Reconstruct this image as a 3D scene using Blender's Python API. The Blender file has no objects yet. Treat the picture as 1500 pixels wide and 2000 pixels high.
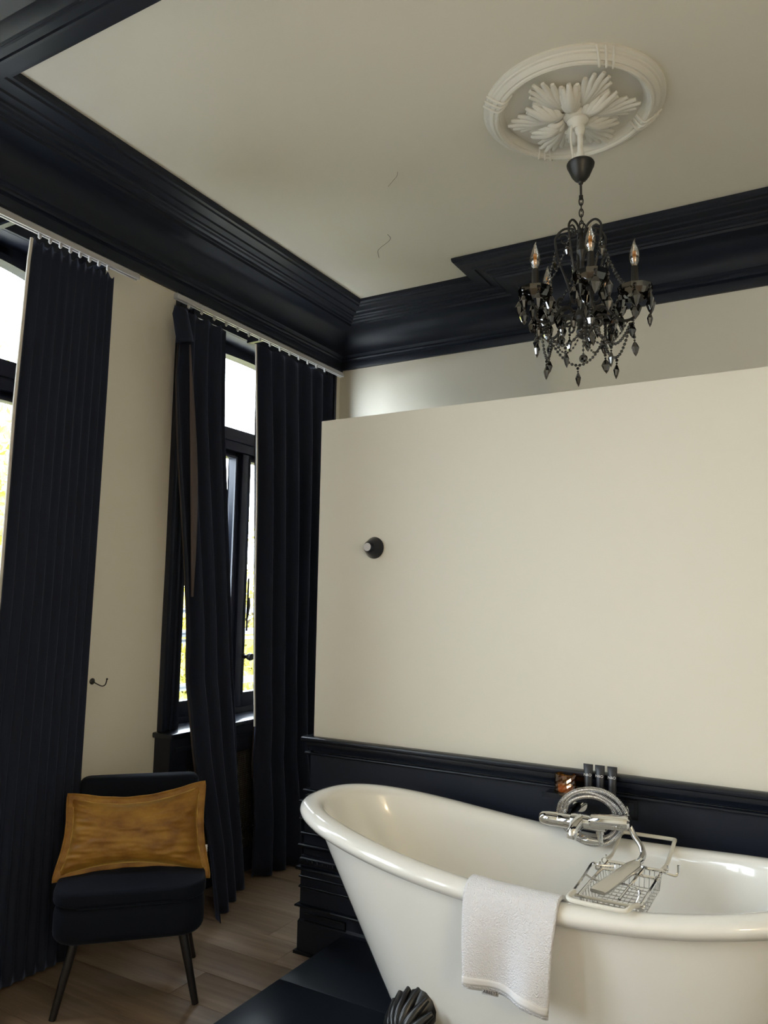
import bpy, bmesh, math, random
from math import sin, cos, pi, radians, sqrt, atan2
from mathutils import Vector, Matrix, noise
random.seed(7)
S = bpy.context.scene
C = S.collection

# ------------------------------------------------------------------ camera, sky, sun, exposure
def look(yaw, pitch, roll):
    f = Vector((-sin(yaw), cos(yaw), 0)); r = Vector((cos(yaw), sin(yaw), 0)); u = Vector((0, 0, 1))
    f2 = f * cos(pitch) + u * sin(pitch); u2 = -f * sin(pitch) + u * cos(pitch)
    r3 = r * cos(roll) + u2 * sin(roll); u3 = -r * sin(roll) + u2 * cos(roll)
    return Matrix((r3, u3, -f2)).transposed().to_4x4()
cam = bpy.data.objects.new('camera', bpy.data.cameras.new('camera')); C.objects.link(cam)
cam.matrix_world = Matrix.Translation((0, 0, 1.5)) @ look(radians(29.877), radians(6.541), radians(0.894))
cam.data.sensor_fit = 'VERTICAL'; cam.data.sensor_height = 32.0
cam.data.lens = 1496.5 / 2000 * 32.0
cam.data.clip_start = 0.05
S.camera = cam
S.view_settings.view_transform = 'Standard'; S.view_settings.look = 'None'
S.view_settings.gamma = 1.0; S.view_settings.use_curve_mapping = False
S.view_settings.exposure = 1.2
cy = S.cycles; cy.max_bounces = 8; cy.glossy_bounces = 3; cy.diffuse_bounces = 5; cy.caustics_reflective = False; cy.caustics_refractive = False
w = bpy.data.worlds.new('World'); S.world = w; w.use_nodes = True
bg = w.node_tree.nodes['Background']
bg.inputs[0].default_value = (0.83, 0.92, 1.0, 1); bg.inputs[1].default_value = 9.0
sun = bpy.data.objects.new('sun', bpy.data.lights.new('sun', 'SUN')); C.objects.link(sun)
sun.data.energy = 7.0; sun.data.angle = radians(0.6); sun.data.color = (1, 0.93, 0.8)
sun.rotation_euler = (radians(12), radians(48), 0)      # shines from behind the house onto the trees
warm_fill = bpy.data.objects.new('standard_lamp_light', bpy.data.lights.new('standard_lamp_light', 'POINT')); C.objects.link(warm_fill)
warm_fill.data.energy = 21; warm_fill.data.color = (1, .76, .46); warm_fill.data.shadow_soft_size = .18; warm_fill.location = (1.45, -.6, 2.1)   # added warm fill behind the camera
def portal(y0, y1, z0, z1):
    L = bpy.data.lights.new('window_portal', 'AREA'); L.shape = 'RECTANGLE'; L.size = z1 - z0; L.size_y = y1 - y0
    L.cycles.is_portal = True
    o = bpy.data.objects.new('window_portal', L); C.objects.link(o)
    o.location = (-3.27, (y0 + y1) / 2, (z0 + z1) / 2); o.rotation_euler = (0, radians(-90), 0)
for a in ((1.24, 2.26, .83, 3.0), (2.99, 4.27, .83, 3.0), (-2.9, -1.5, .83, 3.0), (-1.0, .4, .83, 3.0)): portal(*a)

# ------------------------------------------------------------------ materials
def mat(name, col, rough=.5, metal=0, spec=.5, sheen=0, coat=0, bump=None, var=None, sheen_tint=None, rand=0):
    m = bpy.data.materials.new(name); m.use_nodes = True
    nt = m.node_tree; b = nt.nodes['Principled BSDF']
    b.inputs['Base Color'].default_value = (*col, 1); b.inputs['Roughness'].default_value = rough
    b.inputs['Metallic'].default_value = metal; b.inputs['Specular IOR Level'].default_value = spec
    b.inputs['Sheen Weight'].default_value = sheen; b.inputs['Coat Weight'].default_value = coat
    if sheen_tint: b.inputs['Sheen Tint'].default_value = (*sheen_tint, 1); b.inputs['Sheen Roughness'].default_value = .35
    if bump or var:
        tc = nt.nodes.new('ShaderNodeTexCoord')
    if var:     # (scale xyz, amount, colour2)
        mp = nt.nodes.new('ShaderNodeMapping'); mp.inputs['Scale'].default_value = var[0]
        n = nt.nodes.new('ShaderNodeTexNoise'); n.inputs['Scale'].default_value = 1.0; n.inputs['Detail'].default_value = 6
        n.inputs['Roughness'].default_value = .6
        r = nt.nodes.new('ShaderNodeValToRGB'); r.color_ramp.elements[0].position = .35; r.color_ramp.elements[1].position = .68
        r.color_ramp.elements[0].color = (*col, 1); r.color_ramp.elements[1].color = (*var[1], 1)
        nt.links.new(tc.outputs['Object'], mp.inputs[0]); nt.links.new(mp.outputs[0], n.inputs['Vector'])
        nt.links.new(n.outputs['Fac'], r.inputs[0]); out = r.outputs[0]
        if rand:
            oi = nt.nodes.new('ShaderNodeObjectInfo')
            add = nt.nodes.new('ShaderNodeVectorMath'); add.operation = 'ADD'
            sc = nt.nodes.new('ShaderNodeMath'); sc.operation = 'MULTIPLY'; sc.inputs[1].default_value = 37.0
            nt.links.new(oi.outputs['Random'], sc.inputs[0]); nt.links.new(mp.outputs[0], add.inputs[0])
            nt.links.new(sc.outputs[0], add.inputs[1]); nt.links.new(add.outputs[0], n.inputs['Vector'])
            hs = nt.nodes.new('ShaderNodeHueSaturation')
            mr = nt.nodes.new('ShaderNodeMapRange'); mr.inputs['To Min'].default_value = 1 - rand; mr.inputs['To Max'].default_value = 1 + rand
            nt.links.new(oi.outputs['Random'], mr.inputs[0]); nt.links.new(mr.outputs[0], hs.inputs['Value'])
            nt.links.new(out, hs.inputs['Color']); out = hs.outputs[0]
        nt.links.new(out, b.inputs['Base Color'])
    if bump:    # (scale, strength, distance)
        n2 = nt.nodes.new('ShaderNodeTexNoise'); n2.inputs['Scale'].default_value = bump[0]; n2.inputs['Detail'].default_value = 4
        bp = nt.nodes.new('ShaderNodeBump'); bp.inputs['Strength'].default_value = bump[1]; bp.inputs['Distance'].default_value = bump[2]
        nt.links.new(tc.outputs['Object'], n2.inputs['Vector']); nt.links.new(n2.outputs['Fac'], bp.inputs['Height'])
        nt.links.new(bp.outputs[0], b.inputs['Normal'])
    return m
def clear_mat(name, tint, refl=.08, rough=.02):
    m = bpy.data.materials.new(name); m.use_nodes = True; nt = m.node_tree; nt.nodes.clear()
    o = nt.nodes.new('ShaderNodeOutputMaterial'); t = nt.nodes.new('ShaderNodeBsdfTransparent'); g = nt.nodes.new('ShaderNodeBsdfGlossy')
    x = nt.nodes.new('ShaderNodeMixShader'); t.inputs[0].default_value = (*tint, 1); g.inputs['Roughness'].default_value = rough
    x.inputs[0].default_value = refl
    nt.links.new(t.outputs[0], x.inputs[1]); nt.links.new(g.outputs[0], x.inputs[2]); nt.links.new(x.outputs[0], o.inputs[0]); return m
M = dict(
    wall=mat('warm white wall paint', (.80, .765, .665), .6, bump=(60, .06, .002)),
    ceil=mat('matt ceiling paint', (.80, .765, .665), .75, bump=(25, .05, .003)),
    black=mat('flare-tinted navy satin paint', (.010, .014, .026), .40, spec=.32, bump=(30, .03, .002)),  # blue lift in the black stands in for lens flare haze
    blackgloss=mat('navy black gloss paint', (.007, .010, .018), .26, spec=.4, bump=(40, .015, .001)),
    plaster=mat('white plaster', (.80, .78, .71), .6, bump=(90, .08, .001)),
    curtain=mat('flare-tinted navy velvet', (.012, .016, .031), .85, spec=.2, sheen=.28, sheen_tint=(.30, .40, .7), bump=(220, .1, .001)),  # fabric blue raised too, flare haze put into the base colour
    lining=mat('dull taupe curtain lining', (.085, .068, .066), .85, spec=.2),
    tape=mat('pale curtain edge', (.55, .52, .48), .8),
    rail=mat('white plastic rail', (.40, .40, .42), .45),
    chair=mat('black velvet upholstery', (.005, .007, .013), .85, spec=.12, sheen=.12, sheen_tint=(.3, .36, .55), bump=(250, .12, .001)),
    leg=mat('black lacquered wood', (.010, .010, .012), .3),
    amber=mat('amber velvet', (.19, .082, .016), .48, spec=.3, sheen=1.0, sheen_tint=(1, .72, .22), bump=(14, .5, .006), var=((10, 10, 16), (.36, .19, .032))),
    plank=mat('greyed oak', (.20, .142, .10), .45, bump=(70, .1, .001), var=((2.2, 26, 20), (.32, .235, .168)), rand=.16),
    sub=mat('dark joint', (.05, .036, .026), .8),
    tile=mat('black matt tile', (.008, .011, .017), .30, spec=.35, bump=(12, .05, .002)),
    bath=mat('white acrylic', (.86, .845, .80), .14, coat=.7),
    foot=mat('black cast iron', (.012, .012, .013), .28, bump=(60, .1, .002)),
    chrome=mat('chrome', (.72, .72, .72), .07, 1),
    hose=mat('ribbed chrome', (.55, .55, .56), .22, 1),
    steel=mat('brushed chrome', (.62, .60, .56), .25, 1),
    vinyl=mat('white vinyl coating', (.78, .76, .69), .35),
    towel=mat('white terry cotton', (.86, .85, .88), .95, spec=.1, sheen=.3, bump=(260, 1.0, .006)),
    hem=mat('white woven cotton', (.80, .79, .80), .85, bump=(500, .3, .002)),
    tag=mat('white label cloth', (.78, .78, .80), .7),
    ink=mat('dark ink', (.03, .03, .05), .6),
    white=mat('white print', (.75, .75, .76), .5),
    tube=mat('black squeeze tube', (.016, .017, .022), .35),
    iron=mat('blackened metal', (.014, .013, .012), .38),
    crystal=mat('black crystal', (.006, .006, .007), .04, spec=.8, coat=1.0),
    smoke=clear_mat('smoked black glass', (.16, .16, .16), .16, .03),
    bulb=clear_mat('clear bulb glass', (.97, .94, .88), .26, .05),
    fil=mat('orange filament', (.85, .36, .05), .5),
    brass=mat('brass cap', (.45, .32, .12), .3, 1),
    glass=clear_mat('window glass', (.97, .98, .98), .05, .01),
    ambglass=clear_mat('amber cut glass', (.88, .60, .26), .14, .05),
    wax=mat('cream wax', (.62, .5, .26), .5),
    bark=mat('tree bark', (.10, .075, .05), .9, bump=(20, .5, .02)),
    leaf=mat('yellow green leaf', (.20, .22, .035), .6, var=((1.8, 1.8, 1.8), (.42, .34, .05))),
    rails=mat('pale grey railing paint', (.15, .18, .22), .4),
    street=mat('pale paving', (.42, .41, .39), .8, bump=(5, .2, .02)),
    capgrey=mat('pale grey cap', (.55, .53, .53), .5),
    knob=mat('gloss black knob', (.006, .008, .016), .22, spec=.35),
    crack=mat('crack shadow brown', (.16, .14, .11), .9),
)

# ------------------------------------------------------------------ builders
INV = {}
def thing(name, label, cat, loc=(0, 0, 0), rz=0, group=None):
    o = bpy.data.objects.new(name, None); C.objects.link(o); o.location = loc; o.rotation_euler = (0, 0, rz)
    o.empty_display_size = .1; o['label'] = label; o['category'] = cat
    if group: o['group'] = group
    INV[o.name] = (Matrix.Translation(loc) @ Matrix.Rotation(rz, 4, 'Z')).inverted(); return o
def tag(o, label, cat, group=None):
    o['label'] = label; o['category'] = cat
    if group: o['group'] = group
    return o
def catmull(pts, n=6, closed=False):
    P = [Vector(p) for p in pts]; out = []; N = len(P)
    for i in range(N if closed else N - 1):
        if closed: a, b, c, d = P[i - 1], P[i], P[(i + 1) % N], P[(i + 2) % N]
        else: a, b, c, d = P[max(i - 1, 0)], P[i], P[i + 1], P[min(i + 2, N - 1)]
        for k in range(n):
            t = k / n
            out.append(.5 * ((2 * b) + (c - a) * t + (2 * a - 5 * b + 4 * c - d) * t * t + (3 * b - a - 3 * c + d) * t ** 3))
    if not closed: out.append(P[-1])
    return out
class MB:
    def __init__(s): s.v = []; s.f = []
    def add(s, v, f):
        k = len(s.v); s.v += [tuple(p) for p in v]; s.f += [tuple(i + k for i in q) for q in f]; return s
    def box(s, a, b):
        x0, y0, z0 = a; x1, y1, z1 = b
        return s.add([(x0, y0, z0), (x1, y0, z0), (x1, y1, z0), (x0, y1, z0), (x0, y0, z1), (x1, y0, z1), (x1, y1, z1), (x0, y1, z1)],
                     [(0, 3, 2, 1), (4, 5, 6, 7), (0, 1, 5, 4), (1, 2, 6, 5), (2, 3, 7, 6), (3, 0, 4, 7)])
    def tube(s, path, r, n=8, closed=False, cap=True, flat=1.0):
        P = [Vector(p) for p in path]; N = len(P); V = []; up = None
        R = r if callable(r) else (lambda t: r)
        for i, p in enumerate(P):
            if closed: t = P[(i + 1) % N] - P[i - 1]
            else: t = P[min(i + 1, N - 1)] - P[max(i - 1, 0)]
            t.normalize()
            if up is None: up = Vector((0, 0, 1)) if abs(t.z) < .9 else Vector((1, 0, 0))
            a = up - t * up.dot(t)
            if a.length < 1e-4: a = t.orthogonal()
            a.normalize(); b = t.cross(a); up = a
            rr = R(i / max(N - 1, 1))
            V += [p + a * cos(2 * pi * k / n) * rr * flat + b * sin(2 * pi * k / n) * rr for k in range(n)]
        F = []
        for i in range(N if closed else N - 1):
            j = (i + 1) % N
            F += [(i * n + k, i * n + (k + 1) % n, j * n + (k + 1) % n, j * n + k) for k in range(n)]
        if cap and not closed: F += [tuple(range(n))[::-1], tuple((N - 1) * n + k for k in range(n))]
        return s.add(V, F)
    def lathe(s, prof, c=(0, 0, 0), axis='z', n=24, off=0):
        c = Vector(c); V = []; F = []
        for r, h in prof:
            for k in range(n):
                a = 2 * pi * k / n + off; p = (r * cos(a), r * sin(a), h)
                if axis == '-y': p = (p[0], -p[2], p[1])
                elif axis == 'x': p = (p[2], p[0], p[1])
                V.append(c + Vector(p))
        m = len(prof)
        for i in range(m - 1): F += [(i * n + k, i * n + (k + 1) % n, (i + 1) * n + (k + 1) % n, (i + 1) * n + k) for k in range(n)]
        F += [tuple(range(n))[::-1], tuple((m - 1) * n + k for k in range(n))]
        return s.add(V, F)
    def grid(s, fn, nu, nv, cu=False):
        V = [fn(i / nu, j / nv) for j in range(nv + 1) for i in range(nu + (0 if cu else 1))]
        W = nu if cu else nu + 1; F = []
        for j in range(nv):
            for i in range(nu):
                i2 = (i + 1) % W if cu else i + 1
                F.append((j * W + i, j * W + i2, (j + 1) * W + i2, (j + 1) * W + i))
        return s.add(V, F)
    def ball(s, c, r, n=10, m=6, sc=(1, 1, 1), rot=None):
        V = []; F = []
        for j in range(m + 1):
            for i in range(n):
                a = pi * j / m; b = 2 * pi * i / n
                p = Vector((r * sin(a) * cos(b) * sc[0], r * sin(a) * sin(b) * sc[1], r * cos(a) * sc[2]))
                if rot: p = rot @ p
                V.append(Vector(c) + p)
        for j in range(m): F += [(j * n + k, (j + 1) * n + k, (j + 1) * n + (k + 1) % n, j * n + (k + 1) % n) for k in range(n)]
        return s.add(V, F)
    def prism(s, poly, x0, x1):      # polygon in (y,z) extruded along x
        n = len(poly); V = [(x0, *p) for p in poly] + [(x1, *p) for p in poly]
        F = [tuple(range(n)), tuple(range(2 * n - 1, n - 1, -1))] + [(k, k + n, (k + 1) % n + n, (k + 1) % n) for k in range(n)]
        return s.add(V, F)
    def sweep(s, prof, path, closed=False, side=1):   # prof (d,z), path plan points, d to the left*side
        P = [Vector(p) for p in path]; N = len(P); off = []
        for i in range(N):
            ds = []
            if closed or i > 0: ds.append((P[i] - P[i - 1]).normalized())
            if closed or i < N - 1: ds.append((P[(i + 1) % N] - P[i]).normalized())
            ns = [Vector((-d.y, d.x)) * side for d in ds]
            if len(ns) == 1: off.append(ns[0])
            else:
                b = (ns[0] + ns[1]).normalized(); off.append(b / max(.2, b.dot(ns[0])))
        m = len(prof); V = [(P[i].x + off[i].x * d, P[i].y + off[i].y * d, z) for i in range(N) for d, z in prof]
        F = []
        for i in range(N if closed else N - 1):
            j = (i + 1) % N
            F += [(i * m + k, j * m + k, j * m + k + 1, i * m + k + 1) for k in range(m - 1)]
        if not closed: F += [tuple(range(m)), tuple((N - 1) * m + k for k in range(m))[::-1]]
        return s.add(V, F)
    def build(s, name, m, parent=None, smooth=30, bevel=0, solid=0, sub=0, local=False, kind=None):
        me = bpy.data.meshes.new(name)
        V = s.v
        if parent is not None and not local:
            r = parent
            while r.parent: r = r.parent
            if r.name in INV: V = [INV[r.name] @ Vector(p) for p in V]
        me.from_pydata([tuple(p) for p in V], [], s.f)
        bm = bmesh.new(); bm.from_mesh(me); bmesh.ops.remove_doubles(bm, verts=bm.verts, dist=1e-5)
        bmesh.ops.recalc_face_normals(bm, faces=bm.faces)
        if bevel:
            es = [e for e in bm.edges if len(e.link_faces) == 2 and e.calc_face_angle(0) > .6]
            bmesh.ops.bevel(bm, geom=es, offset=bevel, segments=2, affect='EDGES', profile=.6)
        bm.to_mesh(me); bm.free()
        me.materials.append(M[m])
        if smooth:
            for p in me.polygons: p.use_smooth = True
            me.set_sharp_from_angle(angle=radians(smooth))
        o = bpy.data.objects.new(name, me); C.objects.link(o)
        if parent is not None: o.parent = parent
        if solid:
            md = o.modifiers.new('solid', 'SOLIDIFY'); md.thickness = solid; md.offset = 0
        if sub:
            md = o.modifiers.new('sub', 'SUBSURF'); md.levels = sub; md.render_levels = sub
        if kind: o['kind'] = kind
        return o
def struct(name, mb, m, parent=None, **k):
    o = mb.build(name, m, parent, **k)
    if parent is None: o['kind'] = 'structure'
    return o
def dup(src, loc=None, parent=None):
    o = src.copy(); C.objects.link(o)
    if loc is not None: o.location = loc
    if parent is not None: o.parent = parent
    return o
def smoothstep(a, b, x):
    t = min(1, max(0, (x - a) / (b - a))); return t * t * (3 - 2 * t)
def lerp(a, b, t): return a + (b - a) * t
def interp(tab, x):
    if x <= tab[0][0]: return tab[0][1]
    for (a, b), (c, d) in zip(tab, tab[1:]):
        if x <= c: return b + (d - b) * (x - a) / (c - a)
    return tab[-1][1]
def text_mesh(body, size, matname, parent, mw, name, ext=.0003):
    cu = bpy.data.curves.new(name, 'FONT'); cu.body = body; cu.size = size; cu.extrude = ext; cu.align_x = 'CENTER'; cu.align_y = 'CENTER'
    t = bpy.data.objects.new(name + '_tmp', cu); C.objects.link(t)
    dg = bpy.context.evaluated_depsgraph_get(); dg.update()
    me = bpy.data.meshes.new_from_object(t.evaluated_get(dg)); bpy.data.objects.remove(t)
    r = parent
    while r.parent: r = r.parent
    me.transform((INV[r.name] if r.name in INV else Matrix()) @ mw); me.materials.clear(); me.materials.append(M[matname])
    o = bpy.data.objects.new(name, me); C.objects.link(o); o.parent = parent; return o

# ------------------------------------------------------------------ room shell
XW, XR, YB, YF, ZC = -2.95, 1.9, 4.47, -3.5, 3.43      # window wall, right wall, back wall, rear wall, ceiling
floor = struct('floor', MB().box((-3.25, YF - .1, -.2), (XR + .1, YB + .1, -.0125)), 'sub')
pl = {}
for L in (1.62, .9, .72):
    b = MB().box((0, 0, -.012), (L - .0015, .2 - .0015, 0))
    o = b.build('plank', 'plank', floor, bevel=.0008, local=True); pl[L] = o
first = {k: True for k in pl}
row = 0; y = YF
while y < YB - .01:
    x = XW - [0, .9, .35, 1.2, .6][row % 5]
    x = XW; seq = [[1.62, 1.62, 1.62], [.9, 1.62, 1.62, .72], [.72, .9, 1.62, 1.62]][[0, 1, 2, 1, 0, 2][row % 6]]
    for L in seq:
        if first[L]: o = pl[L]; first[L] = False
        else: o = dup(pl[L])
        o.location = (x, y, 0); x += L
    row += 1; y += .2
struct('ceiling', MB().box((-3.25, YF - .1, ZC), (XR + .1, YB + .1, ZC + .15)), 'ceil')
ceil = bpy.data.objects['ceiling']
def crack(pts, r, name):
    MB().tube(catmull([(x, yy, ZC) for x, yy in pts], 4), r, 4).build(name, 'crack', ceil)
crack([(-1.935, 3.36), (-1.94, 3.40), (-1.96, 3.425), (-1.99, 3.445), (-2.035, 3.47), (-2.075, 3.50), (-2.095, 3.535), (-2.115, 3.58)], .0014, 'crack')
crack([(-1.60, 2.86), (-1.62, 2.89), (-1.66, 2.92), (-1.70, 2.95)], .0008, 'crack')
wins = [(1.24, 2.26), (2.99, 4.27), (-2.9, -1.5), (-1.0, .4)]
wl = MB(); ys = sorted(wins); yy = YF - .1
for a, b in ys:
    wl.box((-3.25, yy, 0), (XW, a, ZC)); wl.box((-3.25, a, 0), (XW, b, .80)); wl.box((-3.25, a, 3.06), (XW, b, ZC)); yy = b
wl.box((-3.25, yy, 0), (XW, YB + .1, ZC))
struct('wall_left', wl, 'wall', smooth=0)
BX0, BX1, BY = -1.33, .75, 4.21
struct('wall_back', MB().box((XW, YB, 0), (XR, YB + .1, ZC)).box((BX0, BY, 0), (BX1, YB, ZC)), 'wall', smooth=0)
struct('wall_right', MB().box((XR, YF - .1, 0), (XR + .1, YB + .1, ZC)), 'wall', smooth=0)
struct('wall_front', MB().box((XW, YF - .1, 0), (XR, YF, ZC)), 'wall', smooth=0)
struct('trim_1', MB().box((XW, .78, 3.10), (XR, 1.17, ZC)), 'black', smooth=0)          # downstand beam
corn = [(0, 3.12), (.018, 3.12), (.022, 3.128), (.024, 3.165), (.034, 3.172), (.044, 3.174), (.05, 3.182), (.05, 3.192), (.058, 3.198), (.064, 3.2)]
for k in range(9):
    a = pi / 2 * k / 8; corn.append((.07 + .155 * (1 - cos(a)), 3.205 + .135 * sin(a)))
corn += [(.235, 3.34), (.24, 3.352), (.25, 3.352), (.256, 3.362), (.272, 3.366), (.28, 3.374), (.29, 3.376), (.295, 3.384), (.325, 3.386), (.330, 3.380), (.340, 3.380), (.346, 3.388), (.40, 3.392), (.405, 3.40), (.42, 3.402), (.428, 3.412), (.43, 3.425), (.43, 3.435), (0, 3.435)]
path = [(XW, 1.17), (XR, 1.17), (XR, YB), (BX1, YB), (BX1, BY), (BX0, BY), (BX0, YB), (XW, YB)]
struct('trim_2', MB().sweep(corn, path, closed=True), 'black', smooth=25)
skirt = [(0, 0), (.022, 0), (.022, .16), (.016, .18), (.008, .19), (0, .19)]
struct('baseboard_left', MB().sweep(skirt, [(XW, 2.86), (XW, 2.39)]), 'black')
struct('baseboard_back', MB().sweep(skirt, [(BX0, BY), (BX0, YB), (XW, YB)]), 'black')

# partition with black dado
PY = 2.87; PX0, PX1 = -1.99, 1.2
struct('wall_partition', MB().box((PX0, PY, 0), (PX1, PY + .11, 2.318)), 'wall', bevel=.004)
dado = MB().box((PX0 - .004, PY - .012, 0), (PX1, PY - .0005, .82)).build('trim_3', 'black'); dado['kind'] = 'structure'
pth = [(PX0 - .004, PY + .1), (PX0 - .004, PY - .012), (PX1, PY - .012)]
def mould(name, z0, h, d, kind=0, pr=None):
    if kind == 0: p = [(0, 0), (.3, .06), (.5, .3), (.85, .45), (1, .55), (1, .85), (.9, 1), (0, 1)]
    elif kind == 1: p = [(0, 0), (.7, 0), (.95, .2), (1, .5), (.95, .8), (.7, 1), (0, 1)]
    else: p = [(0, 0), (.25, .05), (.25, .35), (.5, .5), (.8, .62), (1, .72), (1, .9), (.92, 1), (0, 1)]
    return MB().sweep([(a * d, z0 + b * h) for a, b in p], pth, side=-1).build(name, 'blackgloss', dado, smooth=35)
mould('dado_cap', .876, .024, .034, 1); mould('dado_frieze', .835, .045, .014, 0); mould('dado_bead', .822, .012, .02, 1)
for z0, h, d, k in ((.655, .02, .022, 0), (.600, .03, .034, 2), (.53, .026, .032, 2), (.476, .02, .026, 0), (.42, .028, .033, 0), (.338, .02, .04, 1), (.298, .02, .028, 0), (.246, .03, .028, 2), (.188, .014, .040, 1)):
    mould('moulding', z0, h, d, k)
mould('carved_band', .358, .036, .028, 1)
for x0, z0, z1, d in ((PX0 - .004, .40, .65, .014), (PX0 - .004, .12, .40, .022)):
    MB().sweep([(0, z0), (d, z0), (d, z1), (0, z1)], pth, side=-1).build('panel', 'black', dado)
MB().sweep([(0, 0), (.028, 0), (.028, .13), (.022, .14), (0, .14)], pth, side=-1).build('plinth', 'black', dado)
MB().box((PX0 - .045, PY - .05, 0), (PX0 + .05, PY + .09, .012)).build('plinth_foot', 'black', dado)
egg = MB().ball((0, 0, 0), .009, 8, 5, (1.0, .6, 1.25)).build('carved_bead', 'blackgloss', dado, local=True)
egg.location = (PX0 + .01, PY - .04, .376)
for k in range(1, 22): dup(egg, (PX0 + .01 + k * .026, PY - .04, .376))
fr = MB()
for a, b in (((PX0 + .004, .135), (PX0 + .21, .139)), ((PX0 + .004, .166), (PX0 + .21, .170)), ((PX0 + .207, .135), (PX0 + .211, .170))):
    fr.box((a[0], PY - .042, a[1]), (b[0], PY - .033, b[1]))
fr.build('panel_bead', 'blackgloss', dado)

# ------------------------------------------------------------------ windows
def window(n, y0, y1, knob=True):
    w = bpy.data.objects.new('window_%d' % n, None); C.objects.link(w); w['kind'] = 'structure'
    INV[w.name] = Matrix(); yc = (y0 + y1) / 2
    # reveals and casing
    MB().box((-3.25, y0 - .001, .80), (-2.952, y0 + .025, 3.06)).box((-3.25, y1 - .025, .80), (-2.952, y1 + .001, 3.06)).box((-3.25, y0, 3.03), (-2.952, y1, 3.061)).build('reveal', 'black', w, bevel=.003)
    c = MB()
    for s, e in ((y0, -1), (y1, 1)):
        for a, b, d in ((.0, .115, .018), (.0, .02, .030), (.035, .05, .026), (.09, .115, .032)):
            ya, yb = s + e * a, s + e * b
            c.box((XW - .002, min(ya, yb), .80), (XW + d, max(ya, yb), 3.118))
    c.box((XW - .002, y0 - .115, 3.03), (XW + .016, y1 + .115, 3.118))
    c.build('casing', 'black', w, bevel=.003)
    F0, F1 = -3.16, -3.09
    # fixed frame and arched head
    fr = MB().box((F0, y0 + .025, .80), (F1, y0 + .07, 3.04)).box((F0, y1 - .07, .80), (F1, y1 - .025, 3.04)).box((F0, y0 + .025, .80), (F1, y1 - .025, .845))
    fr.build('frame', 'black', w, bevel=.003)
    hw = (y1 - y0) / 2 - .07; arc = [(yc + hw * cos(pi * k / 20), 2.925 + .065 * sin(pi * k / 20)) for k in range(21)]
    A = MB()
    for k in range(20):
        (ya, za), (yb, zb) = arc[k], arc[k + 1]
        A.prism([(ya, za), (ya, 3.04), (yb, 3.04), (yb, zb)], F0, F1)
    A.build('arched_head', 'black', w)
    B = MB()
    for k in range(20):
        (ya, za), (yb, zb) = arc[k], arc[k + 1]
        B.prism([(ya, za - .022), (ya, za + .01), (yb, zb + .01), (yb, zb - .022)], F0 + .01, F1 + .012)
    B.build('arch_bead', 'black', w)
    MB().box((F0, y0 + .06, 2.385), (F1 + .02, y1 - .06, 2.52)).box((F0, y0 + .06, 2.44), (F1 + .035, y1 - .06, 2.47)).build('transom', 'black', w, bevel=.004)
    MB().box((-3.128, y0 + .06, 2.52), (-3.122, y1 - .06, 2.98)).build('pane', 'glass', w)
    for a, b in ((y0 + .07, yc), (yc, y1 - .07)):
        sa = .085 if a < yc - .01 else .066; sb = .075 if a < yc - .01 else .085
        sm = MB().box((F0 + .01, a, .845), (F1 - .004, a + sa, 2.385)).box((F0 + .01, b - sb, .845), (F1 - .004, b, 2.385)).box((F0 + .01, a + sa, .845), (F1 - .004, b - sb, .93)).box((F0 + .01, a + sa, 2.345), (F1 - .004, b - sb, 2.385))
        sash = sm.build('sash', 'black', w, bevel=.004)
        MB().box((-3.128, a + sa - .005, .925), (-3.122, b - sb + .005, 2.35)).build('pane', 'glass', sash)
        gb = MB().box((F1 - .012, a + sa - .012, .918), (F1 - .001, a + sa, 2.357)).box((F1 - .012, b - sb, .918), (F1 - .001, b - sb + .012, 2.357)).box((F1 - .012, a + sa, .918), (F1 - .001, b - sb, .93)).box((F1 - .012, a + sa, 2.345), (F1 - .001, b - sb, 2.357))
        gb.build('glazing_bead', 'black', sash)
    MB().box((F1 - .006, yc - .03, .85), (F1 + .016, yc + .025, 2.38)).build('meeting_stile', 'black', w, bevel=.006)
    if knob:
        h = MB().lathe([(.012, 0), (.012, .03), (.02, .035), (.024, .05), (.02, .062), (.006, .066)], (F1 + .01, yc + .05, 1.145), 'x', 12)
        h.lathe([(.02, 0), (.02, .006)], (F1 + .002, yc + .05, 1.145), 'x', 12)
        h.build('handle', 'iron', w)
        e = MB().tube([(F1 + .024, yc + .045, 1.36), (F1 + .03, yc + .05, 1.40), (F1 + .03, yc + .06, 1.45), (F1 + .024, yc + .062, 1.5)], .007, 6)
        e.tube([(F1 + .022, yc + .052, 1.30), (F1 + .022, yc + .055, 1.62)], .006, 6); e.build('latch_bar', 'iron', w)
    # stool
    MB().box((-3.10, y0 + .025, .80), (-2.95, y1 - .025, .815)).build('inner_sill', 'blackgloss', w)
    return w
window(1, *wins[0]); window(2, *wins[1]); window(3, *wins[2], knob=False); window(4, *wins[3], knob=False)

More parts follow.
